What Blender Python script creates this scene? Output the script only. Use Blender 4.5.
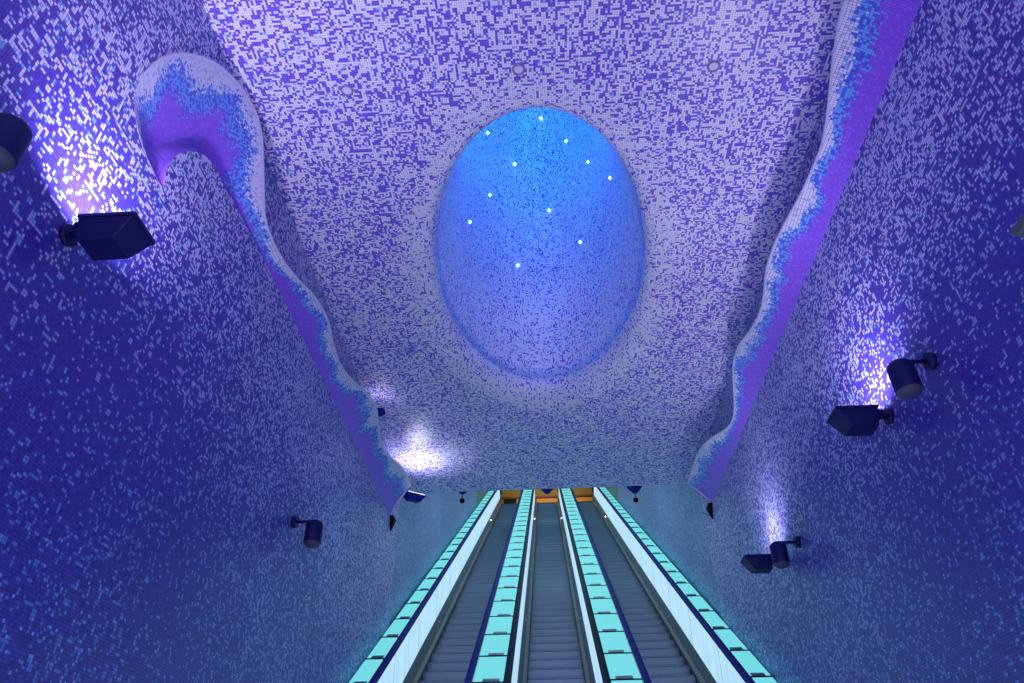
import bpy, math, random
from mathutils import Vector, Matrix
random.seed(4)
S = bpy.context.scene
for o in list(bpy.data.objects): bpy.data.objects.remove(o)
C = S.collection
R = math.radians
# ------------------------------------------------------------------ camera
FPX, PITCH, YAW, ROLL = 717.95, R(36.076), R(2.752), R(-0.68)
EYE = Vector((-0.04, 0.0, 1.6))
fw = Vector((-math.sin(YAW)*math.cos(PITCH), math.cos(YAW)*math.cos(PITCH), math.sin(PITCH)))
rt0 = Vector((math.cos(YAW), math.sin(YAW), 0)); up0 = rt0.cross(fw)
rt = rt0*math.cos(ROLL) + up0*math.sin(ROLL); up = -rt0*math.sin(ROLL) + up0*math.cos(ROLL)
cd = bpy.data.cameras.new('camera'); cam = bpy.data.objects.new('camera', cd); C.objects.link(cam)
cd.sensor_fit = 'HORIZONTAL'; cd.sensor_width = 36; cd.lens = 36*FPX/1024; cd.clip_end = 300; cd.clip_start = .05
M = Matrix((rt, up, -fw)).transposed().to_4x4(); M.translation = EYE
cam.matrix_world = M; S.camera = cam
# ------------------------------------------------------------------ world, exposure
w = bpy.data.worlds.new('world'); S.world = w; w.use_nodes = True
w.node_tree.nodes['Background'].inputs[0].default_value = (.10, .09, .34, 1)
w.node_tree.nodes['Background'].inputs[1].default_value = .5
S.view_settings.view_transform = 'Standard'; S.view_settings.look = 'None'
S.view_settings.gamma = 1; S.view_settings.use_curve_mapping = False
S.view_settings.exposure = 0.0
FLOOD_W = 34; FLOOD_COL = (.80, .72, 1.0)
HALL_W = 265; HALL_COL = (.76, .72, 1.0)
WELL_W = 78; WELL_COL = (.0, .44, 1.0)

def area(name, loc, direction, sx, sy, power, col, spread=180, parent=None):
    ld = bpy.data.lights.new(name, 'AREA'); ld.shape = 'RECTANGLE'; ld.size = sx; ld.size_y = sy
    ld.energy = power; ld.color = col; ld.spread = R(spread)
    o = bpy.data.objects.new(name, ld); C.objects.link(o)
    o.rotation_euler = Vector(direction).to_track_quat('-Z', 'Y').to_euler(); o.location = loc
    if parent: o.parent = parent
    return o
# added soft fill for the hall: unseen area lamps behind and below the viewer
area('hall_fill', (0, -8.5, 2.2), (0, .80, .60), 4.6, 2.2, HALL_W, HALL_COL)
area('hall_fill', (0, -3.5, .9), (0, .15, 1), 4.0, 3.0, HALL_W*.55, HALL_COL)
for y_ in (16, 21, 26, 31):
    area('tunnel_fill', (0, y_, .577*y_+1.3), (0, 0, -1), 3.6, .5, 60, (.50, .84, 1.0))  # unseen fill added under the roof to brighten the steps and tunnel walls
area('hall_fill', (0, 2.6, .25), (0, .1, 1), 3.6, 2.0, 110, (.66, .52, 1.0))  # added floor-level fill, out of view, to lift the ceiling and ledge soffits
# ------------------------------------------------------------------ dimensions
T = math.tan(R(30)); W = 2.72; HC = 7.393; HS = 6.45; YF = 12.72; YB = -10.0
SP = 3.266                      # step plane: z = T*y - SP
RAILH = 1.043; YS = SP/T; YE = 33.6
ZTOP = T*YE - SP
def px_ray(x, y): return fw + rt*((x-512)/FPX) - up*((y-341.5)/FPX)
def onX(x, y, X):
    d = px_ray(x, y); return EYE + d*((X-EYE.x)/d.x)
def onZ(x, y, Z):
    d = px_ray(x, y); return EYE + d*((Z-EYE.z)/d.z)
def onShelf(x, y, sg, k=1.0):
    d = px_ray(x, y); s = (HS-EYE.z + k*(W-sg*EYE.x))/(d.z + k*sg*d.x); return EYE + d*s
def lerp(a, b, t): return a + (b-a)*t
# ------------------------------------------------------------------ helpers
def build(name, verts, faces, mat, parent=None, loc=(0,0,0), uv=None, par=None, smooth=False, bevel=0):
    me = bpy.data.meshes.new(name); me.from_pydata([tuple(v) for v in verts], [], faces); me.update()
    if uv:
        for nm, dat in (('tile', uv), ('par', par)):
            if dat is None: continue
            l = me.uv_layers.new(name=nm)
            for lp in me.loops: l.data[lp.index].uv = dat[lp.vertex_index]
    for m in (mat if isinstance(mat, (list, tuple)) else [mat]): me.materials.append(m)
    if smooth:
        for p in me.polygons: p.use_smooth = True
    o = bpy.data.objects.new(name, me); C.objects.link(o); o.location = loc
    if parent: o.parent = parent
    if bevel:
        b = o.modifiers.new('bevel', 'BEVEL'); b.width = bevel; b.segments = 2; b.limit_method = 'ANGLE'
    return o
def tag(o, label=None, cat=None, group=None, kind=None):
    if label: o['label'] = label
    if cat: o['category'] = cat
    if group: o['group'] = group
    if kind: o['kind'] = kind
    return o
def empty(name, loc, label, cat, group=None):
    o = bpy.data.objects.new(name, None); C.objects.link(o); o.location = loc; o.empty_display_size = .1
    return tag(o, label, cat, group)
def copy_thing(o, loc, label, group=None, rz=0, scale=None):
    n = o.copy(); C.objects.link(n); n.location = loc; n['label'] = label; n.rotation_euler = (0, 0, rz)
    if scale: n.scale = scale
    if group: n['group'] = group
    for ch in [c for c in bpy.data.objects if c.parent == o]:
        c = ch.copy(); C.objects.link(c); c.parent = n
        for g in [x for x in bpy.data.objects if x.parent == ch]:
            d = g.copy(); C.objects.link(d); d.parent = c
    return n
class MB:
    def __init__(s): s.v = []; s.f = []
    def add(s, vs, fs):
        n = len(s.v); s.v += [Vector(v) for v in vs]; s.f += [[i+n for i in f] for f in fs]; return s
    def box(s, x0, x1, y0, y1, z0, z1):
        return s.add([(x, y, z) for z in (z0, z1) for y in (y0, y1) for x in (x0, x1)],
                     [(0,2,3,1),(4,5,7,6),(0,1,5,4),(2,6,7,3),(0,4,6,2),(1,3,7,5)])
    def frustum(s, bot, top):          # two equal loops of points
        n = len(bot)
        return s.add(list(bot)+list(top), [list(range(n))[::-1], [i+n for i in range(n)]] +
                     [(i, (i+1) % n, (i+1) % n + n, i+n) for i in range(n)])
    def sweep(s, prof, path, closed=True):   # prof: (x, z) loop; path: (y, z) points, kept upright
        n = len(prof); m = len(path)
        vs = []
        for i, (y, z) in enumerate(path):
            a = path[max(i-1, 0)]; b = path[min(i+1, m-1)]
            t = Vector((b[0]-a[0], b[1]-a[1])).normalized(); nn = Vector((-t.y, t.x))
            for (px, pz) in prof: vs.append((px, y+nn.x*pz, z+nn.y*pz))
        fs = [(i*n+j, i*n+(j+1) % n, (i+1)*n+(j+1) % n, (i+1)*n+j) for i in range(m-1) for j in range(n)]
        fs += [list(range(n))[::-1], [(m-1)*n+j for j in range(n)]]
        return s.add(vs, fs)
    def incline(s, poly, y0, y1, lift=0.0):  # cross-section (x, dz above the step plane) pushed up the slope
        return s.frustum([(x, y0, T*y0-SP+z+lift) for x, z in poly], [(x, y1, T*y1-SP+z+lift) for x, z in poly])
    def tube(s, p, q, r, n=12, r2=None):
        p, q = Vector(p), Vector(q); d = (q-p).normalized()
        a = d.orthogonal().normalized(); b = d.cross(a); r2 = r if r2 is None else r2
        ring = lambda c, rr: [c+a*rr*math.cos(2*math.pi*i/n)+b*rr*math.sin(2*math.pi*i/n) for i in range(n)]
        return s.frustum(ring(p, r), ring(q, r2))
    def lathe(s, prof, c=(0,0,0), n=28):     # (r, z) profile about a vertical axis
        c = Vector(c); m = len(prof); vs = []
        for r, z in prof: vs += [c+Vector((r*math.cos(2*math.pi*i/n), r*math.sin(2*math.pi*i/n), z)) for i in range(n)]
        fs = [(j*n+i, j*n+(i+1) % n, (j+1)*n+(i+1) % n, (j+1)*n+i) for j in range(m-1) for i in range(n)]
        return s.add(vs, fs + [list(range(n))[::-1], [(m-1)*n+i for i in range(n)]])
    def build(s, name, mat, parent=None, loc=(0,0,0), smooth=False, bevel=0):
        o = build(name, s.v, s.f, mat, parent, loc, smooth=smooth, bevel=bevel)
        import bmesh
        bm = bmesh.new(); bm.from_mesh(o.data); bmesh.ops.recalc_face_normals(bm, faces=bm.faces); bm.to_mesh(o.data); bm.free()
        if smooth:
            for p in o.data.polygons: p.use_smooth = len(p.vertices) == 4
        return o
# ------------------------------------------------------------------ materials
def plain(name, col, rough=.5, metal=0, emit=None, es=1, spec=.5):
    m = bpy.data.materials.new(name); m.use_nodes = True; b = m.node_tree.nodes['Principled BSDF']
    b.inputs['Base Color'].default_value = (*col, 1); b.inputs['Roughness'].default_value = rough
    b.inputs['Metallic'].default_value = metal; b.inputs['Specular IOR Level'].default_value = spec
    if emit: b.inputs['Emission Color'].default_value = (*emit, 1); b.inputs['Emission Strength'].default_value = es
    return m
class NT:
    def __init__(s, m): s.m = m; s.t = m.node_tree; s.b = s.t.nodes['Principled BSDF']
    def n(s, typ, **kw):
        x = s.t.nodes.new(typ)
        for k, v in kw.items(): setattr(x, k, v)
        return x
    def inp(s, sock, v):
        if isinstance(v, bpy.types.NodeSocket): s.t.links.new(v, sock)
        elif v is not None: sock.default_value = v
    def m1(s, op, a, b=None, c=None, clamp=False):
        x = s.n('ShaderNodeMath', operation=op); x.use_clamp = clamp
        s.inp(x.inputs[0], a); s.inp(x.inputs[1], b)
        if c is not None: s.inp(x.inputs[2], c)
        return x.outputs[0]
    def comb(s, x, y, z=0.0):
        c = s.n('ShaderNodeCombineXYZ'); s.inp(c.inputs[0], x); s.inp(c.inputs[1], y); s.inp(c.inputs[2], z); return c.outputs[0]
    def sep(s, v):
        c = s.n('ShaderNodeSeparateXYZ'); s.inp(c.inputs[0], v); return c.outputs
    def white(s, v):
        c = s.n('ShaderNodeTexWhiteNoise', noise_dimensions='3D'); s.inp(c.inputs[0], v); return c.outputs[0]
    def noise(s, v, scale, detail=2):
        c = s.n('ShaderNodeTexNoise'); s.inp(c.inputs['Vector'], v); c.inputs['Scale'].default_value = scale
        c.inputs['Detail'].default_value = detail; return c.outputs[0]
    def mix(s, f, a, b):
        c = s.n('ShaderNodeMix', data_type='RGBA'); s.inp(c.inputs[0], f)
        s.inp(c.inputs[6], (*a, 1) if isinstance(a, tuple) else a); s.inp(c.inputs[7], (*b, 1) if isinstance(b, tuple) else b)
        return c.outputs[2]
    def rng(s, v, a, b, c=0.0, d=1.0, smooth=True):
        x = s.n('ShaderNodeMapRange'); x.interpolation_type = 'SMOOTHSTEP' if smooth else 'LINEAR'
        s.inp(x.inputs[0], v)
        for i, q in enumerate((a, b, c, d)): x.inputs[i+1].default_value = q
        return x.outputs[0]
TILE = .020
def mosaic(name, source, density, light, dark, mid=None, midshare=0.15, grout=(.03,.025,.16), rough=.36, bands=None, tile=TILE):
    """glass mosaic: source gives (u, v) in metres; density(nt, u, v, w) the share of light tiles"""
    m = bpy.data.materials.new(name); m.use_nodes = True; t = NT(m)
    if source == 'uv':
        a = t.n('ShaderNodeUVMap', uv_map='tile').outputs[0]; s_ = t.sep(a); u, v = s_[0], s_[1]; w_ = None
    else:
        a = t.n('ShaderNodeTexCoord').outputs['Object']; s_ = t.sep(a)
        u, v = {'yz': (s_[1], s_[2]), 'xy': (s_[0], s_[1])}[source]
    uu = t.m1('DIVIDE', u, tile); vv = t.m1('DIVIDE', v, tile)
    cu = t.m1('FLOOR', uu); cv = t.m1('FLOOR', vv)
    h2 = lambda q: t.m1('FLOOR', t.m1('DIVIDE', q, 2.0))
    n1 = t.white(t.comb(cu, cv, 1.5)); nh = t.white(t.comb(h2(cu), cv, 3.5)); nv = t.white(t.comb(cu, h2(t.m1('ADD', cv, 1.0)), 5.5))
    sel = t.white(t.comb(t.m1('FLOOR', t.m1('DIVIDE', cu, 3.0)), t.m1('FLOOR', t.m1('DIVIDE', cv, 3.0)), 7.5))
    a1 = t.m1('GREATER_THAN', sel, .36); a2 = t.m1('GREATER_THAN', sel, .70)
    val = t.m1('ADD', t.m1('MULTIPLY', nh, t.m1('SUBTRACT', 1.0, a1)),
               t.m1('ADD', t.m1('MULTIPLY', nv, t.m1('SUBTRACT', a1, a2)), t.m1('MULTIPLY', n1, a2)))
    var = t.white(t.comb(cu, cv, 11.5)); var2 = t.white(t.comb(cu, cv, 17.5))
    if bands: col = bands(t, val, var, cu, cv)
    else:
        d = density(t, u, v)
        isl = t.m1('LESS_THAN', val, d)
        lt = t.mix(t.m1('LESS_THAN', var, midshare), light(t, u, v) if callable(light) else light, mid or light)
        dk = t.mix(t.m1('MULTIPLY', var2, .55), dark(t, u, v) if callable(dark) else dark, mid if False else tuple(min(1, c*1.7) for c in (dark if not callable(dark) else (.05,.04,.3))))
        col = t.mix(isl, dk, lt)
    fr = lambda q: t.m1('LESS_THAN', t.m1('ABSOLUTE', t.m1('SUBTRACT', t.m1('FRACT', q), .5)), .44)
    g = t.m1('MULTIPLY', fr(uu), fr(vv))
    col = t.mix(g, grout, col)
    t.inp(t.b.inputs['Base Color'], col); t.inp(t.b.inputs['Roughness'], t.rng(g, 0, 1, .8, rough, False))
    return m
def geo(t): return t.n('ShaderNodeNewGeometry').outputs['Position']
# hall walls: sparse sky-blue flecks low down, thick pale flecks high up and far along
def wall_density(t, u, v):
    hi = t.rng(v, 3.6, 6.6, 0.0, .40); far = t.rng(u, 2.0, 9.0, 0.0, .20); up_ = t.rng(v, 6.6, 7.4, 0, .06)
    nz = t.rng(t.noise(t.comb(u, v), .55, 3), .3, .7, -.10, .10)
    dd = t.m1('SQRT', t.m1('ADD', t.m1('POWER', t.m1('SUBTRACT', u, 3.8), 2.0), t.m1('POWER', t.m1('SUBTRACT', v, 6.05), 2.0)))
    lo = t.m1('ADD', t.rng(v, .5, 3.2, .15, .09), t.rng(dd, .25, 1.0, .20, 0))
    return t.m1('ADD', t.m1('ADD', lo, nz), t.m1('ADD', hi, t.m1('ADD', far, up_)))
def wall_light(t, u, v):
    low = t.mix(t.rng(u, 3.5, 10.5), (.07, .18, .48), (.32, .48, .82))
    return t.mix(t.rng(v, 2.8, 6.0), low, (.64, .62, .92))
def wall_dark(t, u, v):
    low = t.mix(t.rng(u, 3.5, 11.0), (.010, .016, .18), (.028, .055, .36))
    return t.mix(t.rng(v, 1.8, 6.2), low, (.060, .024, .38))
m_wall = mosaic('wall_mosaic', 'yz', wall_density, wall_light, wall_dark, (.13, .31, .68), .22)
def tun_density(t, u, v): return t.rng(t.noise(t.comb(u, v), .5, 2), .3, .7, .42, .58)
m_tunnel = mosaic('tunnel_mosaic', 'yz', tun_density, (.30, .48, .72), (.06, .11, .40), (.2, .4, .7), .25)
m_tun_roof = mosaic('tunnel_roof_mosaic', 'xy', tun_density, (.30, .36, .62), (.07, .08, .36), (.2, .4, .7), .25)
# ceiling and light well share a mesh: par.x = 0 on the flat, rises through the flare and up the well
def ceil_par(t): return t.sep(t.n('ShaderNodeUVMap', uv_map='par').outputs[0])
def ceil_density(t, u, v):
    nz = t.rng(t.noise(t.comb(u, v), .9, 2), .3, .7, -.05, .05)
    p = ceil_par(t)
    halo = t.rng(p[0], .0, .30, 0, .24); deep = t.rng(p[0], 1.0, 3.0, 0, -.12)
    return t.m1('ADD', t.m1('ADD', nz, .59), t.m1('ADD', halo, deep))
m_ceil = mosaic('ceiling_mosaic', 'uv', ceil_density, (.86, .85, .95), (.12, .055, .56), (.30, .48, .90), .12, grout=(.26, .23, .50))
def shelf_bands(t, val, var, cu, cv):
    p = t.sep(t.n('ShaderNodeUVMap', uv_map='par').outputs[0])
    wav = t.rng(t.noise(t.comb(p[1], 3.0), 1.7, 2), .3, .7, -.22, .22)
    q = t.m1('ADD', t.m1('ADD', p[0], wav), t.m1('MULTIPLY', t.m1('SUBTRACT', val, .5), .22))
    blue = t.mix(t.m1('GREATER_THAN', var, .45), (.05, .12, .68), (.14, .40, .86))
    violet = t.mix(t.m1('GREATER_THAN', var, .8), (.26, .10, .76), (.34, .13, .88))
    white = t.mix(t.m1('GREATER_THAN', var, .82), (.72, .72, .84), (.40, .52, .66))
    c = t.mix(t.m1('GREATER_THAN', q, .53), violet, blue)
    c = t.mix(t.m1('GREATER_THAN', q, .82), c, white)
    return t.mix(t.m1('GREATER_THAN', p[0], .975), c, (.62, .62, .78))
m_shelf = mosaic('wave_mosaic', 'uv', None, None, None, bands=shelf_bands, grout=(.12, .06, .48), tile=.020)
m_rim = plain('rim_tile', (.62, .62, .78), .4)

navy = plain('navy_enamel', (.006, .007, .085), .5, spec=.25)
navy_face = plain('navy_glass', (.02, .03, .14), .15)
grille = plain('speaker_grille', (.045, .055, .10), .6)
blackm = plain('black_rubber', (.003, .003, .006), .8, spec=.1)
rail_blue = plain('blue_handrail', (.008, .016, .24), .7, spec=.15)
rail_dark = plain('dark_handrail', (.008, .010, .035), .7, spec=.15)
steel = plain('brushed_steel', (.14, .17, .18), .4, .4)
steel_dk = plain('dark_trim', (.008, .012, .04), .7, spec=.15)
lens = plain('lens_glow', (.8, .8, 1), .3, emit=(.85, .80, 1), es=5)
lampdot = plain('skirt_lamp_glow', (1, 1, 1), .3, emit=(1, .9, .75), es=6)
lamp_off = plain('skirt_lamp_glass', (.45, .5, .55), .3)
stars = plain('led_glow', (.5, .9, 1), .3, emit=(.45, .95, 1), es=4)
# turquoise backlit deck glass and white backlit balustrade glass
m_deck = plain('turquoise_glass', (.03, .12, .13), .7, emit=(.17, .69, .73), es=1.0, spec=.15)
def cloudy(name, c0, c1, strength):
    m = plain(name, (.1, .13, .16), .5, spec=.2, emit=c0, es=strength); t = NT(m)
    p = t.n('ShaderNodeTexCoord').outputs['Object']; s_ = t.sep(p)
    nz = t.noise(t.comb(0.0, t.m1('MULTIPLY', s_[1], 2.6), t.m1('MULTIPLY', s_[2], .8)), 1.3, 3)
    st = t.m1('LESS_THAN', t.m1('FRACT', t.m1('DIVIDE', s_[1], 1.84)), .012)
    c = t.mix(t.rng(nz, .35, .7), c0, c1)
    c = t.mix(st, c, (.12, .22, .34))
    t.inp(t.b.inputs['Emission Color'], c); return m
m_white = cloudy('backlit_white_glass', (.52, .82, 1.0), (.42, .71, .94), .92)
def step_mat():
    m = plain('escalator_step', (.06, .09, .15), .42, .3); t = NT(m)
    s_ = t.sep(t.n('ShaderNodeTexCoord').outputs['Object'])
    st = t.m1('LESS_THAN', t.m1('FRACT', t.m1('DIVIDE', s_[0], .018)), .5)
    t.inp(t.b.inputs['Base Color'], t.mix(st, (.13, .19, .26), (.32, .43, .52))); return m
m_step = step_mat()
def brush_mat():
    m = plain('skirt_brush', (.01, .01, .015), .5); t = NT(m)
    s_ = t.sep(t.n('ShaderNodeTexCoord').outputs['Object'])
    st = t.m1('LESS_THAN', t.m1('FRACT', t.m1('DIVIDE', s_[1], .10)), .14)
    t.inp(t.b.inputs['Base Color'], t.mix(st, (.006, .006, .012), (.16, .18, .2))); return m
m_brush = brush_mat()
m_floor = plain('floor_stone', (.10, .11, .15), .35)
m_orange = plain('orange_enamel', (.75, .36, .03), .4)
m_olive = plain('olive_plaster', (.26, .20, .06), .6)
m_red = plain('red_trim', (.10, .008, .004), .4)
m_warmwall = plain('upper_landing_stone', (.16, .20, .18), .5)

# ------------------------------------------------------------------ the setting
def struct(o): return tag(o, kind='structure')
def slab(name, loop, thick, mat, normal):      # loop of points with a thickness along normal, front face keeps the look
    n = Vector(normal)*thick; mb = MB(); mb.frustum([Vector(p)+n for p in loop], loop)
    return struct(mb.build(name, mat))
ZR = HC + .9                                    # tunnel roof just beyond the ceiling edge
for sg, nm in ((-1, 'wall_left'), (1, 'wall_right')):
    X = sg*W
    if sg > 0: slab(nm, [(X, YB, 0), (X, 12.2, 0), (X, 12.2, HC+.9), (X, YB, HC+.9)], .3, m_wall, (sg, 0, 0))
    X2 = sg*(W+.02)
    slab(nm, [(X2, 12.2, 0), (X2, 26, 8), (X2, 26, T*26+2.2), (X2, 12.2, T*12.2+2.2)], .3, m_tunnel, (sg, 0, 0))
    slab(nm, [(X2, 26, 8), (X2, YE+8, ZTOP-1), (X2, YE+8, ZTOP+5.5), (X2, 26, T*26+2.2)], .3, m_warmwall, (sg, 0, 0))
slab('wall_back', [(-W, YB, 0), (W, YB, 0), (W, YB, HC), (-W, YB, HC)], .3, m_wall, (0, -1, 0))
slab('floor', [(-W, YB, 0), (W, YB, 0), (W, 14, 0), (-W, 14, 0)], .3, m_floor, (0, 0, -1))
# tunnel roof above the escalators, starts behind the ceiling edge
slab('ceiling', [(-W, YF+.25, T*(YF+.25)+1.5), (W, YF+.25, T*(YF+.25)+1.5), (W, YE, T*YE+1.5), (-W, YE, T*YE+1.5)], .3, m_tun_roof, (0, 0, 1))
slab('ceiling', [(-W, YE, T*YE+1.5), (W, YE, T*YE+1.5), (W, YE+8, T*YE+1.5), (-W, YE+8, T*YE+1.5)], .3, m_olive, (0, 0, 1))

# hall ceiling with its oval light well
XC0, YC0, AX, AY, HW = 0.0, 6.83, 1.27, 2.54, 5.6
rect = (-W, W, YB, YF)
def rect_hit(a):
    dx, dy = math.cos(a), math.sin(a); ts = []
    if dx > 1e-9: ts.append((W-XC0)/dx)
    if dx < -1e-9: ts.append((-W-XC0)/dx)
    if dy > 1e-9: ts.append((YF-YC0)/dy)
    if dy < -1e-9: ts.append((YB-YC0)/dy)
    k = min(ts); return XC0+dx*k, YC0+dy*k
angs = [2*math.pi*i/160 for i in range(160)] + [math.atan2(y-YC0, x-XC0) % (2*math.pi) for x in (-W, W) for y in (YB, YF)]
angs = sorted(set(round(a, 6) for a in angs)); NA = len(angs)
vs, uvs, par = [], [], []
def ell(a, k, off=0.0):       # the ellipse point in direction a, scaled, then pushed out
    dx, dy = math.cos(a), math.sin(a); r = 1/math.sqrt((dx/AX)**2+(dy/AY)**2)
    return XC0+dx*(r*k+off), YC0+dy*(r*k+off)
def well_scale(h): return (1-(min(h, HW)/HW)**2.2)**.60*.86 + .05*(1-h/HW)**2 + .09*math.exp(-h/.55)
def add_ring(fn, z, p, planar=True, arc=0):
    for a in angs:
        x, y = fn(a); vs.append((x, y, z(a) if callable(z) else z))
        if planar: uvs.append((x, y))
        else:
            x1, y1 = ell(a, 1.0); uvs.append((ell_arc(a), arc))
        par.append((p, 0))
arc_tab = [0.0]
for i in range(720):
    a, b = 2*math.pi*i/720, 2*math.pi*(i+1)/720; p, q = ell(a, 1), ell(b, 1)
    arc_tab.append(arc_tab[-1]+math.hypot(q[0]-p[0], q[1]-p[1]))
def ell_arc(a):
    f_ = a/(2*math.pi)*720; i = int(f_); return lerp(arc_tab[i], arc_tab[min(i+1, 720)], f_-i)
add_ring(rect_hit, HC, 0)
add_ring(lambda a: ell(a, 1, .55), HC, 0)
FLA = lambda a: .20+.30*max(0, math.sin(a))**1.5
FLH = .17; FLZ = lambda a: .17+.16*max(0, math.sin(a))**1.5
for i in range(1, 9):         # flare rounding up into the well
    th = i/8*math.pi/2
    add_ring(lambda a, th=th: ell(a, 1, FLA(a)*(1-math.sin(th))), lambda a, th=th: HC+FLZ(a)*(1-math.cos(th)), .3+i/8*.6)
flat_rings = 10
FLH = .17; h0 = HC+FLH
NH = 34
seam_start = len(vs)
zarc = 0; prev = 1.0; hp = 0
for i in range(NH+1):
    h = HW*(i/NH)**1.0*.995; k = well_scale(h)
    zarc += math.hypot(h-hp, (k-prev)*1.6); prev = k; hp = h
    add_ring(lambda a, k=k: ell(a, k), lambda a, h=h: h0+h+(FLZ(a)-FLH)*(1-h/HW), 1+h/HW*2.2, False, zarc)
faces = []
tot = flat_rings + NH + 1
for r in range(tot-1):
    if r == flat_rings-1: 
        pass
    for i in range(NA):
        j = (i+1) % NA; faces.append((r*NA+i, r*NA+j, (r+1)*NA+j, (r+1)*NA+i))
faces.append([(tot-1)*NA+i for i in range(NA)])
me = bpy.data.meshes.new('ceiling'); me.from_pydata(vs, [], faces); me.update()
lt_, lp_ = me.uv_layers.new(name='tile'), me.uv_layers.new(name='par')
tot_arc = arc_tab[-1]
for p in me.polygons:
    idx = [me.loops[l].vertex_index for l in p.loop_indices]
    well = min(idx) >= 2*NA
    us = []
    for l in p.loop_indices:
        vi = me.loops[l].vertex_index
        if well and len(idx) == 4:
            if vi < seam_start: u_, v_ = ell_arc(angs[vi % NA]), -(9-vi//NA)/8*(FLA(angs[vi % NA])+FLZ(angs[vi % NA]))*.8
            else: u_, v_ = uvs[vi]
            if vi % NA == 0 and any(q % NA == NA-1 for q in idx): u_ += tot_arc
        else: u_, v_ = (uvs[vi] if vi < seam_start else (vs[vi][0], vs[vi][1]))
        lt_.data[l].uv = (u_, v_); lp_.data[l].uv = par[vi]
    p.use_smooth = max(idx) >= 2*NA
me.materials.append(m_ceil)
me.flip_normals()
ceiling = bpy.data.objects.new('ceiling', me); C.objects.link(ceiling); struct(ceiling)
# rounded front edge of the ceiling and the beam face above it
mbv, mbu, mbp, mbf = [], [], [], []
pts = [(YF, HC)] + [(YF+.16*math.sin(a), HC+.16*(1-math.cos(a))) for a in [R(15*i) for i in range(1, 7)]] + [(YF+.16, HC+2.2)]
acc = 0
for i, (y, z) in enumerate(pts):
    if i: acc += math.hypot(y-pts[i-1][0], z-pts[i-1][1])
    for x in (-W, W): mbv.append((x, y, z)); mbu.append((x, YF+acc)); mbp.append((0, 0))
for i in range(len(pts)-1): mbf.append((2*i, 2*i+2, 2*i+3, 2*i+1))
struct(build('trim_1', mbv, mbf, m_ceil, uv=mbu, par=mbp, smooth=True))

# ------------------------------------------------------------------ wave ledges
def polyline_resample(pts, n):
    L = [0]
    for a, b in zip(pts, pts[1:]): L.append(L[-1]+(b-a).length)
    out = []
    for i in range(n):
        s = L[-1]*i/(n-1); j = 0
        while j < len(pts)-2 and L[j+1] < s: j += 1
        k = (s-L[j])/max(L[j+1]-L[j], 1e-9); out.append(pts[j].lerp(pts[j+1], min(max(k, 0), 1)))
    return out
def smooth_line(pts, it=2):
    for _ in range(it):
        q = [pts[0]]
        for a, b in zip(pts, pts[1:]): q += [a.lerp(b, .25), a.lerp(b, .75)]
        q.append(pts[-1]); pts = q
    return pts
def by_y(pts, ys):
    out = []
    for y in ys:
        j = 0
        while j < len(pts)-2 and pts[j+1].y < y: j += 1
        k = (y-pts[j].y)/max(pts[j+1].y-pts[j].y, 1e-9); out.append(pts[j].lerp(pts[j+1], min(max(k, 0), 1)))
    return out
def ledge(name, E1, E2, sg, label, dig=None):
    """E1 on the wall, E2 the wave crest out in the hall: soffit between them, a rim and a top going back to the wall"""
    root = empty(name, (sg*W, E1[-1].y, HS), label, 'wave ledge')
    off = root.location
    N = 12; n = len(E1); vs, uv, pr, fs = [], [], [], []
    s = 0
    for i in range(n):
        if i: s += (E1[i].lerp(E2[i], .5)-E1[i-1].lerp(E2[i-1], .5)).length
        wd = (E2[i]-E1[i]).length
        for k in range(N+1):
            t = k/N; p = E1[i].lerp(E2[i], t)
            bul = math.sin(math.pi*min(t/.36, 1))*-.0 + (0 if dig and dig[i] > .01 else math.sin(math.pi*t)*.05*min(wd, .6))
            p = p + Vector((sg*bul, 0, bul*.8))
            if dig: p.x += sg*dig[i]*min(1-t, t/.04)
            vs.append(p-off); uv.append((p.y, p.z*1.2)); pr.append((t, s))
    for i in range(n-1):
        for k in range(N):
            a = i*(N+1)+k; f_ = (a, a+1, a+N+2, a+N+1); fs.append(f_ if sg > 0 else f_[::-1])
    build('soffit', vs, fs, m_shelf, root, uv=uv, par=pr, smooth=True)
    # rim and top
    vs, fs = [], []
    for i in range(n):
        e = E2[i]; a = E1[i]
        d = (e-a); d = d.normalized() if d.length > 1e-4 else Vector((0, 0, 1))
        th = min(.022, .004+max(W-abs(e.x), 0)*.3, (e-a).length*.2)
        q1 = e + d*th*.6 + Vector((-sg*th*.2, 0, th*.4)); q2 = e + Vector((0, 0, th)) + d*th*.5
        q3 = Vector((sg*(W+.04), q2.y, q2.z)) + Vector((0, d.y, d.z))*.02
        q4 = Vector((sg*(W+.04), a.y, a.z))
        for q in (e, q1, q2, q3, q4): vs.append(q-off)
    for i in range(n-1):
        for k in range(3):
            a = i*5+k; f_ = (a, a+1, a+6, a+5); fs.append(f_ if sg > 0 else f_[::-1])
    build('crest_rim', vs, fs, m_rim, root, smooth=True)
    # end face toward the escalators
    e0, e1_ = E1[-1], E2[-1]
    mb = MB(); mb.add([e0-off, e1_-off, Vector((sg*(W+.02), e1_.y, e1_.z+.03))-off], [(0, 1, 2)])
    mb.build('end_face', m_rim, root)
    p = e0-off
    mb = MB(); x0 = p.x-sg*.0; 
    mb.frustum([(x0, p.y-.02, p.z), (x0, p.y+.26, p.z+.01), (x0, p.y+.12, p.z-.24)],
               [(x0-sg*.06, p.y, p.z), (x0-sg*.06, p.y+.26, p.z+.01), (x0-sg*.03, p.y+.12, p.z-.21)])
    mb.build('notch_wedge', blackm, root)  # solid black wedge added in place of the dark notch below the ledge end
    return root
def hook_plane(px, depth):
    return onX(px[0], px[1], -W+depth)
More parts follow.
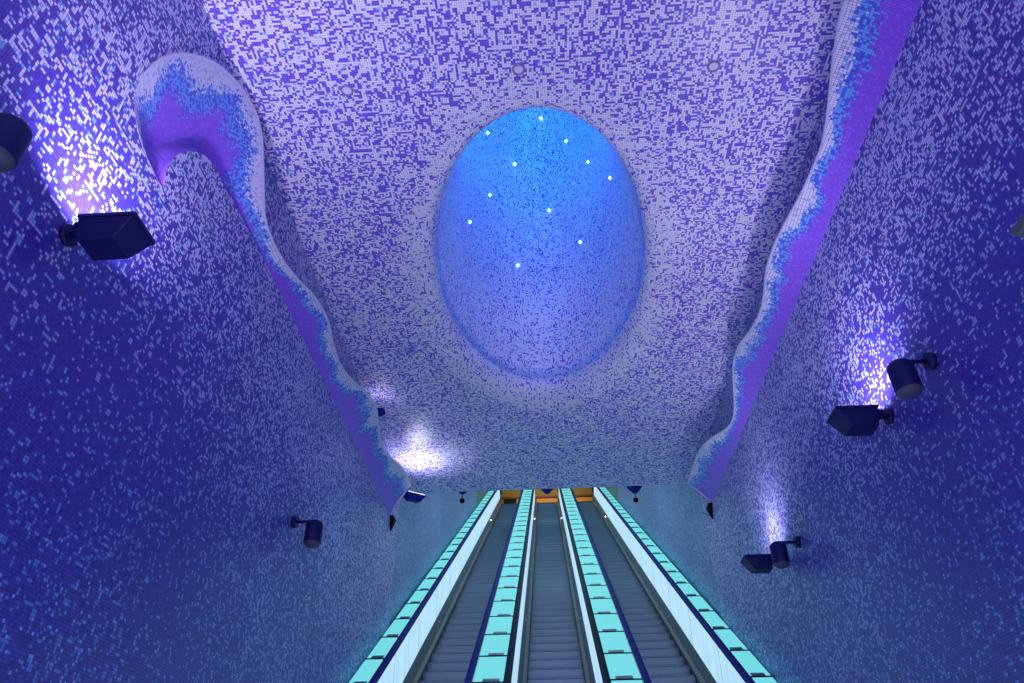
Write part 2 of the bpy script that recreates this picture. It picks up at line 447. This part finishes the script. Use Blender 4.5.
E1h = [(164,195.5),(164.6,177),(169.3,162.6),(178.5,153.3),(189,150.7),(201,152.8),(210,160),(215.4,169),(223.3,182)]
E2h = [(164,195.5),(156,177),(145.6,156),(137.7,132),(134,108.5),(133.7,90),(139,79.5),(152,65),(168,56.3),(186.4,54.5),(202,58),(220.7,67.7),(235,81),(247,96.7),(256,114),(261.6,132),(263,158.6),(264,203)]
dep = [0,0,0,0,0,0,0,.01,.02,.035,.05,.07,.09,.11,.13,.14,.14,.125]
L2 = [(264.5,219),(272.5,242),(284,263),(298,280.5),(311,293),(322,308),(329,324),(332,342),(338.5,364),(350,380),(362.7,390),(372,401),(376.5,408),(378,424),(381,444),(386.4,456),(399.6,465.7),(406,474.5),(410.5,486)]
R2 = [(688.6,484),(691.4,473),(695,461),(702,447.6),(711.4,439),(724.8,431.4),(732.4,424),(735,411),(734.5,394),(732.4,367.6),(738,346.7),(751.4,331.4),(761.7,312),(764.8,291),(766,272),(772.4,251),(785.7,223),(801,197),(809,179),(822.7,148),(828,118),(832,76),(836,45.7),(843.6,0)]
e1 = smooth_line([onX(x, y, -W) for x, y in E1h]); e2 = smooth_line([hook_plane(p, d) for p, d in zip(E2h, dep)])
nh = 60
e1r, e2r = polyline_resample(e1, nh), polyline_resample(e2, nh)
yend = 11.55
e1s = [e1r[-1], Vector((-W, 5.2, HS-.01)), Vector((-W, yend, HS))]
e2s = [e2r[-1]] + [onShelf(x, y, -1) for x, y in L2]
e2s = smooth_line(e2s)
nr = 150
A1 = polyline_resample(e1s, nr); 
e2mono = e2s
B2 = polyline_resample(e2mono, nr)
q1, q2 = e1r+A1[1:], e2r+B2[1:]
def sm(a, b, x): x = min(max((x-a)/(b-a), 0), 1); return x*x*(3-2*x)
NH1 = len(e1r)
digs = [(.18*sm(0, 18, i) if i < NH1 else .18)*(1-sm(NH1+2, NH1+26, i)) for i in range(len(q1))]
ledge('wave_ledge', q1, q2, -1,
      'wavy violet mosaic ledge with white crest curling into a hook, on the left wall', dig=digs)
# left wall, scooped out behind the hook
last = max(i for i, d in enumerate(digs) if d > .015)
hole = [q1[i].copy() for i in range(2, last+1)]
for i in range(last, 1, -1):
    dd = max(W+q2[i].x, 0); t0 = min(digs[i]/(digs[i]+dd+1e-6) + (.10 if dd > .01 else 0), .985); hole.append(q1[i].lerp(q2[i], t0))
for v in hole: v.x = -W
hh_ = [hole[0]]
for v in hole[1:]:
    if (v-hh_[-1]).length > .012 and (v-hole[0]).length > .012: hh_.append(v)
hole = hh_
outer = [Vector((-W, YB, 0)), Vector((-W, 12.2, 0)), Vector((-W, 12.2, HC+.9)), Vector((-W, YB, HC+.9))]
from mathutils.geometry import delaunay_2d_cdt
pts2 = [Vector((v.y, v.z)) for v in outer+hole]; no, nh2 = len(outer), len(hole)
edg = [(i, (i+1) % no) for i in range(no)] + [(no+i, no+(i+1) % nh2) for i in range(nh2)]
cv_, ce_, cf_ = delaunay_2d_cdt(pts2, edg, [], 0, 1e-5)[:3]
def in_hole(x, y):
    c = False
    for i in range(nh2):
        p, q = hole[i], hole[i-1]
        if (p.z > y) != (q.z > y) and x < (q.y-p.y)*(y-p.z)/(q.z-p.z)+p.y: c = not c
    return c
tris = [t for t in cf_ if not in_hole(sum(cv_[i].x for i in t)/3, sum(cv_[i].y for i in t)/3)]
wl = build('wall_left', [(-W, v.x, v.y) for v in cv_], [tuple(t) for t in tris], m_wall)
import bmesh
bm = bmesh.new(); bm.from_mesh(wl.data)
bmesh.ops.recalc_face_normals(bm, faces=bm.faces)
if sum(f.normal.x*f.calc_area() for f in bm.faces) < 0: bmesh.ops.reverse_faces(bm, faces=bm.faces)
bm.to_mesh(wl.data); bm.free()
so = wl.modifiers.new('thickness', 'SOLIDIFY'); so.thickness = .42; so.offset = -1
struct(wl)
pr_ = [onShelf(x, y, 1) for x, y in R2][::-1]        # far from frame top toward the end
yy, zz = pr_[0].y, 0
extra = []
y = YB+.02
while y < pr_[0].y-.25:
    ins = .34+.06*math.sin(y*2.1)+.04*math.sin(y*3.7+1); extra.append(Vector((W-ins, y, HS+ins))); y += .2
e2 = smooth_line(extra+pr_)
e1 = [Vector((W, YB+.02, HS)), Vector((W, 11.45, HS))]
n = 320; ys0 = [e2[0].y+(e2[-1].y-e2[0].y)*i/(n-1) for i in range(n)]
ledge('wave_ledge', by_y(e1, [YB+.02+(11.45-YB-.02)*i/(n-1) for i in range(n)]), polyline_resample(e2, n), 1,
      'wavy violet mosaic ledge with white crest running straight along the right wall')

# ------------------------------------------------------------------ escalators
steps = []
def make_step():
    mb = MB(); d = .40; r = T*d; w2 = .485
    prof = [(.004, 0), (0, -.012), (.012, -.020), (.022, -.06), (.030, -.12), (.028, -.18), (.018, -r-.01), (.03, -r-.05), (d+.03, -.05), (d+.03, 0)]
    n_ = len(prof)
    mb.frustum([(-w2, y, z) for y, z in prof], [(w2, y, z) for y, z in prof])
    return mb
pitch = 1.76
base_path = [(4.55, .0+1.043)]
def rail_path(h, y_end=YE+1.4):
    z0 = RAILH + h
    ya = YS + .1
    pts = []
    for i in range(0, 9):                     # newel turn at the foot
        a = R(270-22.5*i)
        pts.append((4.35+.30*math.cos(a), z0-.30+.30*math.sin(a)))
    pts.append((4.9, z0))
    y0 = (SP-.0)/T
    for i in range(6): 
        a = R(30*i/5); pts.append((y0-.45+.9*math.sin(a)*1.0, z0+.9*(1-math.cos(a))))
    yy = y0+.35
    pts.append((8, T*8-SP+z0)); pts.append((YE, T*YE-SP+z0)); pts.append((YE+.5, T*YE-SP+z0+.12)); pts.append((y_end, T*YE-SP+z0+.12))
    return pts
step_proto = None
def escalator(cx, label, rail_mats, lamp_sides):
    root = empty('escalator', (cx, YS, 0), label, 'escalator', 'escalators side by side')
    o_ = Vector((0, -YS, 0))
    def part(mb, name, mat, parent=root, smooth=False, bevel=0):
        mb.v = [v+o_ for v in mb.v]; return mb.build(name, mat, parent, smooth=smooth, bevel=bevel)
    for side in (-1, 1):
        s = side
        mb = MB(); ys = YS+.1
        mb.incline([(s*.455, .01), (s*.47, .06), (s*.53, .085), (s*.53, -.25), (s*.49, -.25), (s*.49, .0)], ys, YE)
        part(mb, 'skirt_brush', m_brush)
        mb = MB(); mb.incline([(s*.53, -.3), (s*.53, .085), (s*.583, .30), (s*.62, .30), (s*.62, -.3)], ys-.6, YE+.8)
        part(mb, 'inner_deck', steel)
        mb = MB(); mb.incline([(s*.590, .30), (s*.600, RAILH-.05), (s*.612, RAILH-.05), (s*.612, .30)], ys-.6, YE)
        part(mb, 'balustrade_panel', m_white)
        mb = MB()
        mb.sweep([(s*.626+x, z) for x, z in ((-.04, -.035), (-.045, 0), (-.03, .018), (.03, .018), (.045, 0), (.04, -.035))], rail_path(-.018))
        part(mb, 'handrail', rail_mats[0 if side < 0 else 1], smooth=True)
        mb = MB(); mb.incline([(s*.585, RAILH-.075), (s*.585, RAILH-.05), (s*.665, RAILH-.05), (s*.665, RAILH-.075)], ys-.3, YE)
        part(mb, 'rail_guide', steel_dk)
        if side in lamp_sides:
            for k in range(1, 7):
                y = 27.6 - 4.2*(k-1); z = T*y-SP+.20
                mb = MB(); mb.lathe([(.001, -.02), (.028, -.02), (.03, 0), (.02, .016), (.001, .02)], (s*.556, y, z-.01), 12)
                part(mb, 'skirt_lamp', lampdot if k == 1 else lamp_off, smooth=True)
    mb = MB(); mb.box(-.5, .5, 3.9, YS+.05, -.02, .012); part(mb, 'foot_plate', steel)
    mb = MB(); mb.box(-.5, .5, YE, YE+1.6, ZTOP-.05, ZTOP+.0); part(mb, 'top_plate', steel)
    mb = MB(); mb.incline([(-.49, -.9), (.49, -.9), (.49, -.35), (-.49, -.35)], YS+1.3, YE); part(mb, 'truss', steel_dk)
    global step_proto
    n_ = int((YE-YS)/.4)
    for k in range(n_):
        y = YS + .4*k + .2; z = T*y-SP
        if step_proto is None:
            step_proto = make_step().build('step', m_step, root); st = step_proto
        else:
            st = step_proto.copy(); C.objects.link(st); st.parent = root
        st.location = (0, y-YS, z)
    return root
escalator(-pitch, 'left escalator, blue handrails, tall white backlit side against the left wall', (rail_blue, rail_blue), (-1,))
escalator(0, 'middle escalator of the three, dark handrails between the two turquoise glass strips', (rail_dark, rail_dark), (-1, 1))
escalator(pitch, 'right escalator, blue handrails, tall white backlit side against the right wall', (rail_blue, rail_blue), (1,))

# turquoise glass decks between and beside the lanes
def glass_deck(x0, x1, label, group, hx):
    xm = (x0+x1)/2; root = empty('glass_deck', (xm, YS, 0), label, 'deck', group)
    o_ = Vector((-xm, -YS, 0)); L = .884
    def part(mb, name, mat, parent=root, bevel=0):
        mb.v = [v+o_ for v in mb.v]; return mb.build(name, mat, parent, bevel=bevel)
    mb = MB(); mb.incline([(x0, -.2), (x1, -.2), (x1, RAILH-.055), (x0, RAILH-.055)], YS-.2, YE+.3); part(mb, 'deck_frame', steel_dk)
    k = 0; y = YS-.15
    while y < YE-.2:
        mb = MB(); g = .022
        mb.incline([(x0+.012, RAILH-.05), (x1-.012, RAILH-.05), (x1-.012, RAILH-.030), (x0+.012, RAILH-.030)], y+g, y+L-g)
        gp = part(mb, 'glass_panel', m_deck)
        mb = MB(); bw = .11 if x1-x0 > .35 else .085
        mb.incline([(xm+hx-bw, RAILH-.030), (xm+hx+bw, RAILH-.030), (xm+hx+bw, RAILH-.016), (xm+hx-bw, RAILH-.016)], y+.01, y+.085)
        b = part(mb, 'clamp', steel, gp)
        mb = MB(); mb.incline([(x0+.005, RAILH-.06), (x1-.005, RAILH-.06), (x1-.005, RAILH-.024), (x0+.005, RAILH-.024)], y-.015, y+.015)
        part(mb, 'joint_bar', steel_dk, gp)
        y += L
    return root
DW = .675
glass_deck(-pitch+DW, -DW, 'turquoise backlit glass strip between the left and middle escalators', 'turquoise glass strips between escalators', .04)
m2 = glass_deck(DW, pitch-DW, 'turquoise backlit glass strip between the middle and right escalators', 'turquoise glass strips between escalators', -.02)
glass_deck(-W+.01, -pitch-DW, 'narrow turquoise backlit glass strip along the foot of the left wall', 'turquoise glass strips along walls', .03)
glass_deck(pitch+DW, W-.01, 'narrow turquoise backlit glass strip along the foot of the right wall', 'turquoise glass strips along walls', -.03)

# ------------------------------------------------------------------ upper landing
slab('floor', [(-W, YE, ZTOP-.06), (W, YE, ZTOP-.06), (W, YE+8, ZTOP-.06), (-W, YE+8, ZTOP-.06)], .3, m_floor, (0, 0, -1))
YL = YE+5.5
def zrow(y): 
    d = px_ray(540, y); return EYE.z + d.z*(YL-EYE.y)/d.y
za, zb, zc = zrow(503.5), zrow(498.2), zrow(496.4)
mb = MB(); mb.box(-W, W, YL, YL+.2, ZTOP-.1, zb); struct(mb.build('wall_front', m_orange))
mb = MB(); mb.box(-W, W, YL-.06, YL+.2, zb, zc); struct(mb.build('trim_2', m_red))
mb = MB(); mb.box(-W, W, YL, YL+.2, zc, zc+5); struct(mb.build('wall_front', m_olive))
area('landing_lamp', (0, YE+2.8, T*YE+.9), (0, .5, -.8), 4.5, .6, 105, (1, .72, .35))
c_ = onX(510, 502, 0); d = px_ray(510, 502); pt = EYE + d*((YL-.12-EYE.y)/d.y)
mb = MB(); mb.box(-.36, .36, 0, .1, -.18, .22); o = mb.build('junction_box', steel_dk, loc=(pt.x, YL-.101, pt.z), bevel=.01)
tag(o, 'small dark box on the orange wall at the head of the left escalator', 'box')

# ------------------------------------------------------------------ wall floods, speakers
def make_flood(label):
    root = empty('floodlight', (0, 0, 0), label, 'floodlight', 'floodlights on the side walls')
    mb = MB(); mb.tube((0, 0, -.03), (-.03, 0, -.03), .065, 20); mb.build('wall_plate', navy, root, smooth=True)
    mb = MB(); mb.tube((-.02, 0, -.03), (-.12, 0, -.03), .022, 12); mb.tube((-.10, -.07, -.03), (-.10, .07, -.03), .03, 12)
    mb.tube((-.10, -.07, -.03), (-.15, -.07, -.03), .025); mb.tube((-.10, .07, -.03), (-.15, .07, -.03), .025)
    mb.build('knuckle', navy, root, smooth=True)
    a0, a1, hy = -.13, -.45, .12
    top = [(a0, -hy, 0), (a1, -hy, 0), (a1, hy, 0), (a0, hy, 0)]
    mid = [(a0+.0, -hy, -.012), (a1, -hy, -.012), (a1, hy, -.012), (a0, hy, -.012)]
    bot = [(a0-.02, -hy+.03, -.155), (a1+.09, -hy+.03, -.15), (a1+.09, hy-.03, -.15), (a0-.02, hy-.03, -.155)]
    mb = MB(); mb.frustum(bot, mid); mb.build('housing', navy, root, bevel=.008)
    mb = MB(); mb.box(a1-.006, a0+.006, -hy-.006, hy+.006, -.012, .012); fr = mb.build('lens_frame', navy, root, bevel=.005)
    mb = MB(); mb.box(a1+.02, a0-.02, -hy+.02, hy-.02, .010, .016); g = mb.build('lens', lens, root)
    area('flood_lamp', ((a0+a1)/2-.04, 0, .03), (.14, 0, 1), a0-a1-.14, .2, FLOOD_W, FLOOD_COL, 155, root)
    return root
fl = make_flood('large angular floodlight on the left wall below the hook of the wave')
fl.rotation_euler = (0, 0, math.pi); p = onX(68, 232, -W); fl.location = (-W, p.y, p.z)
floods = 'floodlights on the side walls'
def own_power(root, k):
    for c in bpy.data.objects:
        if c.parent == root and c.type == 'LIGHT': c.data = c.data.copy(); c.data.energy = FLOOD_W*k
p = onX(889, 413, W); f1 = copy_thing(fl, (W, p.y, p.z), 'angular floodlight on the right wall beside the larger bullet speaker', floods)
own_power(f1, .62)
p = onX(781, 558, W); f2 = copy_thing(fl, (W, p.y, p.z), 'small angular floodlight low on the right wall beside the farther bullet speaker', floods)
own_power(f2, .36)
for y in (-1.2, -5.0):
    for sg in (-1, 1):
        copy_thing(fl, (sg*W, y-.6*sg, 4.5), 'floodlight on the %s wall of the hall behind the viewer, %s' % ('left' if sg < 0 else 'right', 'nearer' if y > -2 else 'farther'), floods, rz=math.pi if sg < 0 else 0)
def make_speaker(label):
    root = empty('bullet_speaker', (0, 0, 0), label, 'speaker', 'bullet speakers on the side walls')
    mb = MB(); mb.tube((0, 0, 0), (-.045, 0, 0), .062, 24); mb.build('wall_plate', navy, root, smooth=True)
    mb = MB(); mb.tube((-.04, 0, 0), (-.22, 0, 0), .016, 12); mb.build('arm', navy, root, smooth=True)
    r = .088; c = (-.24, 0, -.10)
    prof = [(r, -.135), (r+.002, -.13), (r+.002, .05)] + [((r+.002)*math.cos(R(a)), .05+.062*math.sin(R(a))) for a in range(10, 90, 10)] + [(.002, .112)]
    mb = MB(); mb.lathe(prof, c); mb.build('shell', navy, root, smooth=True)
    prof = [(.002, -.185)] + [(r*.98*math.sin(R(a)), -.132-.053*math.cos(R(a))) for a in range(15, 91, 15)] + [(r*.98, -.12)]
    mb = MB(); mb.lathe(prof, c); mb.build('grille', grille, root, smooth=True)
    return root
sp = make_speaker('large bullet speaker on the right wall, up and right of the middle floodlight')
spk = 'bullet speakers on the side walls'
p = onX(933, 361, W); sp.location = (W, p.y, p.z)
p = onX(799, 542, W); copy_thing(sp, (W, p.y, p.z), 'smaller bullet speaker on the right wall beside the lowest floodlight', spk)
p = onX(293, 522, -W); copy_thing(sp, (-W, p.y, p.z), 'lone bullet speaker low on the left wall, without a floodlight', spk, rz=math.pi)
p = onX(12, 128, -W+.24); copy_thing(sp, (-W, p.y, p.z+.03), 'near bullet speaker at the left edge of the view, partly cut off', spk, rz=math.pi)

# compact floods above the ledges
def compact_flood(loc, aim, label, power, spread, sc=1.0):
    root = empty('spotlight', loc, label, 'spotlight')
    root.rotation_euler = Vector(aim).to_track_quat('Z', 'Y').to_euler()
    mb = MB(); mb.frustum([(-.10*sc, -.07*sc, -.13*sc), (.10*sc, -.07*sc, -.13*sc), (.10*sc, .07*sc, -.13*sc), (-.10*sc, .07*sc, -.13*sc)],
                          [(-.19*sc, -.14*sc, 0), (.19*sc, -.14*sc, 0), (.19*sc, .14*sc, 0), (-.19*sc, .14*sc, 0)])
    mb.build('housing', rail_blue, root, bevel=.006)
    mb = MB(); mb.box(-.16*sc, .16*sc, -.11*sc, .11*sc, .0, .008); mb.build('lens', lens, root)
    area('spot_lamp', (0, 0, .02), (0, 0, 1), .26*sc, .18*sc, power, (.85, .82, 1.0), spread, root)
    return root
p = onX(414, 494, -W+.40); c = compact_flood((p.x, p.y, p.z), (.16, -.22, 1), 'small blue spotlight at the end of the left wave, lighting the ceiling', 7, 125)
mb = MB(); iv = c.matrix_basis.inverted() if False else None
c2 = compact_flood(tuple(onX(377.5, 411, -W+.22)), (.0, .1, 1), 'tiny spotlight peeping over the crest of the left wave', .15, 120, .6)
for q in (c, c2):                              # wall arm in the local frame
    bpy.context.view_layer.update(); inv = q.matrix_world.inverted()
    a = inv @ Vector((-W-.02, q.location.y, q.location.z+.02)); mb = MB(); mb.tube(a, (0, 0, -.08), .02, 10); mb.build('arm', navy, q, smooth=True)

# pendants beyond the ceiling edge
def pendant(x, y, ball, label):
    yy = YF+1.5; d = px_ray(x, y); p = EYE + d*((yy-EYE.y)/d.y)
    zr = T*yy+1.5-.02 + (yy-YF-.25)*0
    root = empty('pendant_speaker', (p.x, yy, p.z), label, 'speaker', 'pendant speakers beyond the ceiling edge')
    mb = MB(); mb.lathe([(.002, -.10), (.05, -.085), (.15, .03), (.16, .07), (.15, .22), (.06, .27), (.002, .28)], n=24); mb.build('horn', rail_blue, root, smooth=True)
    mb = MB(); mb.tube((0, 0, .26), (0, 0, T*yy+1.35-p.z), .018, 10); mb.build('drop_rod', navy, root, smooth=True)
    if ball:
        mb = MB(); mb.lathe([(.002, -.30)] + [(.055*math.sin(R(a)), -.245-.055*math.cos(R(a))) for a in range(20, 180, 20)] + [(.002, -.19)], n=16)
        mb.tube((0, 0, -.2), (0, 0, -.08), .008, 8); mb.build('sensor', blackm, root, smooth=True)
    return root
pendant(462.5, 490, True, 'dark blue pendant speaker over the left escalator lane, beyond the ceiling edge')
pendant(547, 489.5, False, 'dark blue pendant speaker centred over the middle escalator at the ceiling edge')
pendant(634.5, 489, True, 'dark blue pendant speaker over the right escalator lane, beyond the ceiling edge')

# round fittings in the ceiling
rg = 'round fittings in the ceiling'
def fitting(x, y, label, master=[None]):
    p = onZ(x, y, HC)
    if master[0] is None:
        root = empty('ceiling_fitting', (p.x, p.y, HC), label, 'ceiling fitting', rg)
        mb = MB(); n = 28
        prof = [(.042, -.002), (.042, -.012), (.050, -.016), (.058, -.010), (.060, -.0)]
        m_ = len(prof); vv = []
        for r, z in prof: vv += [(r*math.cos(2*math.pi*i/n), r*math.sin(2*math.pi*i/n), z) for i in range(n)]
        mb.add(vv, [(j*n+i, j*n+(i+1) % n, (j+1)*n+(i+1) % n, (j+1)*n+i) for j in range(m_-1) for i in range(n)])
        mb.build('ring', plain('ring_steel', (.20, .19, .38), .5), root, smooth=True)
        mb = MB(); mb.lathe([(.002, -.004), (.042, -.004), (.042, .001)], n=28); mb.build('cover', plain('cover_lilac', (.68, .64, .84), .4), root)
        master[0] = root; return root
    return copy_thing(master[0], (p.x, p.y, HC), label, rg)
fitting(347, 90, 'round ring fitting in the ceiling, leftmost of the three before the light well')
fitting(518.5, 69, 'round ring fitting in the ceiling, centred just before the light well')
fitting(713.5, 66, 'round ring fitting in the ceiling, rightmost of the three near the light well')

# LEDs set in the light well
def inside(p):
    g_ = FLZ(math.atan2(p.y-YC0, p.x-XC0))-FLH; h = (p.z-h0-g_)/(1-g_/HW)
    if h < 0: return True
    if h > HW*.995: return False
    return ((p.x-XC0)/AX)**2+((p.y-YC0)/AY)**2 < well_scale(h)**2
led = None
led_words = ['topmost LED point in the blue light well, right of centre', 'LED point just below and right of the topmost one in the light well',
 'LED point second in the line slanting down the right side of the light well', 'lowest and rightmost LED point of the line slanting down the right side',
 'LED point left of centre in the deep blue of the well, above its middle', 'brighter LED point at the middle of the light well',
 'LED point left of the middle, between the centre and the left rim', 'LED point nearest the left rim, halfway down the light well',
 'LED point low on the right half of the light well', 'lowest LED point of all, below the middle of the light well', 'LED point right at the upper left rim of the light well']
for (x, y) in ((541,118),(566,141),(588,162),(610,178),(515,164),(549,210),(490,195),(470,222),(580,242),(518,265),(488,133)):
    d = px_ray(x, y).normalized(); k = (h0-EYE.z)/d.z; p = EYE+d*k
    while inside(p) and k < 30: k += .01; p = EYE+d*k
    p = EYE+d*(k-.03)
    if led is None:
        mb = MB(); mb.lathe([(.002, -.022)] + [(.022*math.sin(R(a)), -.022*math.cos(R(a))) for a in range(20, 180, 20)] + [(.002, .022)], n=14)
        led = mb.build('led_light', stars, loc=p, smooth=True); o = led
    else:
        o = led.copy(); C.objects.link(o); o.location = p
    tag(o, led_words.pop(0), 'light', 'LED points in the light well')
# blue projector on the near side of the well, hidden from below by its rim
hy_ = 1.8; wy = YC0-AY*well_scale(hy_)
well = empty('well_projector', (XC0, wy+.30, h0+hy_), 'blue projector on the near side wall inside the oval light well', 'lamp')
well.rotation_euler = Vector((0, .34, 1)).to_track_quat('Z', 'Y').to_euler()
mb = MB(); mb.box(-.30, .30, -.10, .10, -.16, 0); mb.build('housing', navy, well, bevel=.01)
mb = MB(); mb.box(-.27, .27, -.08, .08, 0, .008); mb.build('lens', plain('blue_glow', (.1, .3, 1), .3, emit=(.02, .3, 1), es=4), well)
mb = MB(); mb.tube((0, 0, -.10), (0, -.24, -.14), .03, 10); mb.build('bracket', navy, well, smooth=True)
area('well_light', (0, 0, .03), (0, 0, 1), .5, .14, WELL_W, WELL_COL, 140, well)

# glass-fronted box cut by the right edge of the view
gm = plain('smoky_glass', (.10, .14, .18), .06, spec=.8); gf = plain('grey_metal_frame', (.16, .15, .18), .35, .7)
p = onX(1052, 212, W-.42); bx = empty('glass_case', (W, p.y, p.z), 'grey glass-fronted wall box whose corner shows at the right edge', 'wall box')
mb = MB(); mb.frustum([(-.02, -.20, -.16), (-.02, .20, -.16), (-.30, .14, -.13), (-.30, -.14, -.13)], [(-.02, -.24, .10), (-.02, .24, .10), (-.46, .24, .10), (-.46, -.24, .10)]); mb.build('case', gf, bx, bevel=.01)
mb = MB(); mb.frustum([(-.335, -.12, -.10), (-.335, .12, -.10), (-.345, .12, -.10), (-.345, -.12, -.10)], [(-.440, -.19, .06), (-.440, .19, .06), (-.452, .19, .06), (-.452, -.19, .06)]); mb.build('glass_front', gm, bx)
mb = MB(); mb.tube((.0, 0, -.03), (-.06, 0, -.03), .05, 16); mb.build('wall_plate', gf, bx, smooth=True)
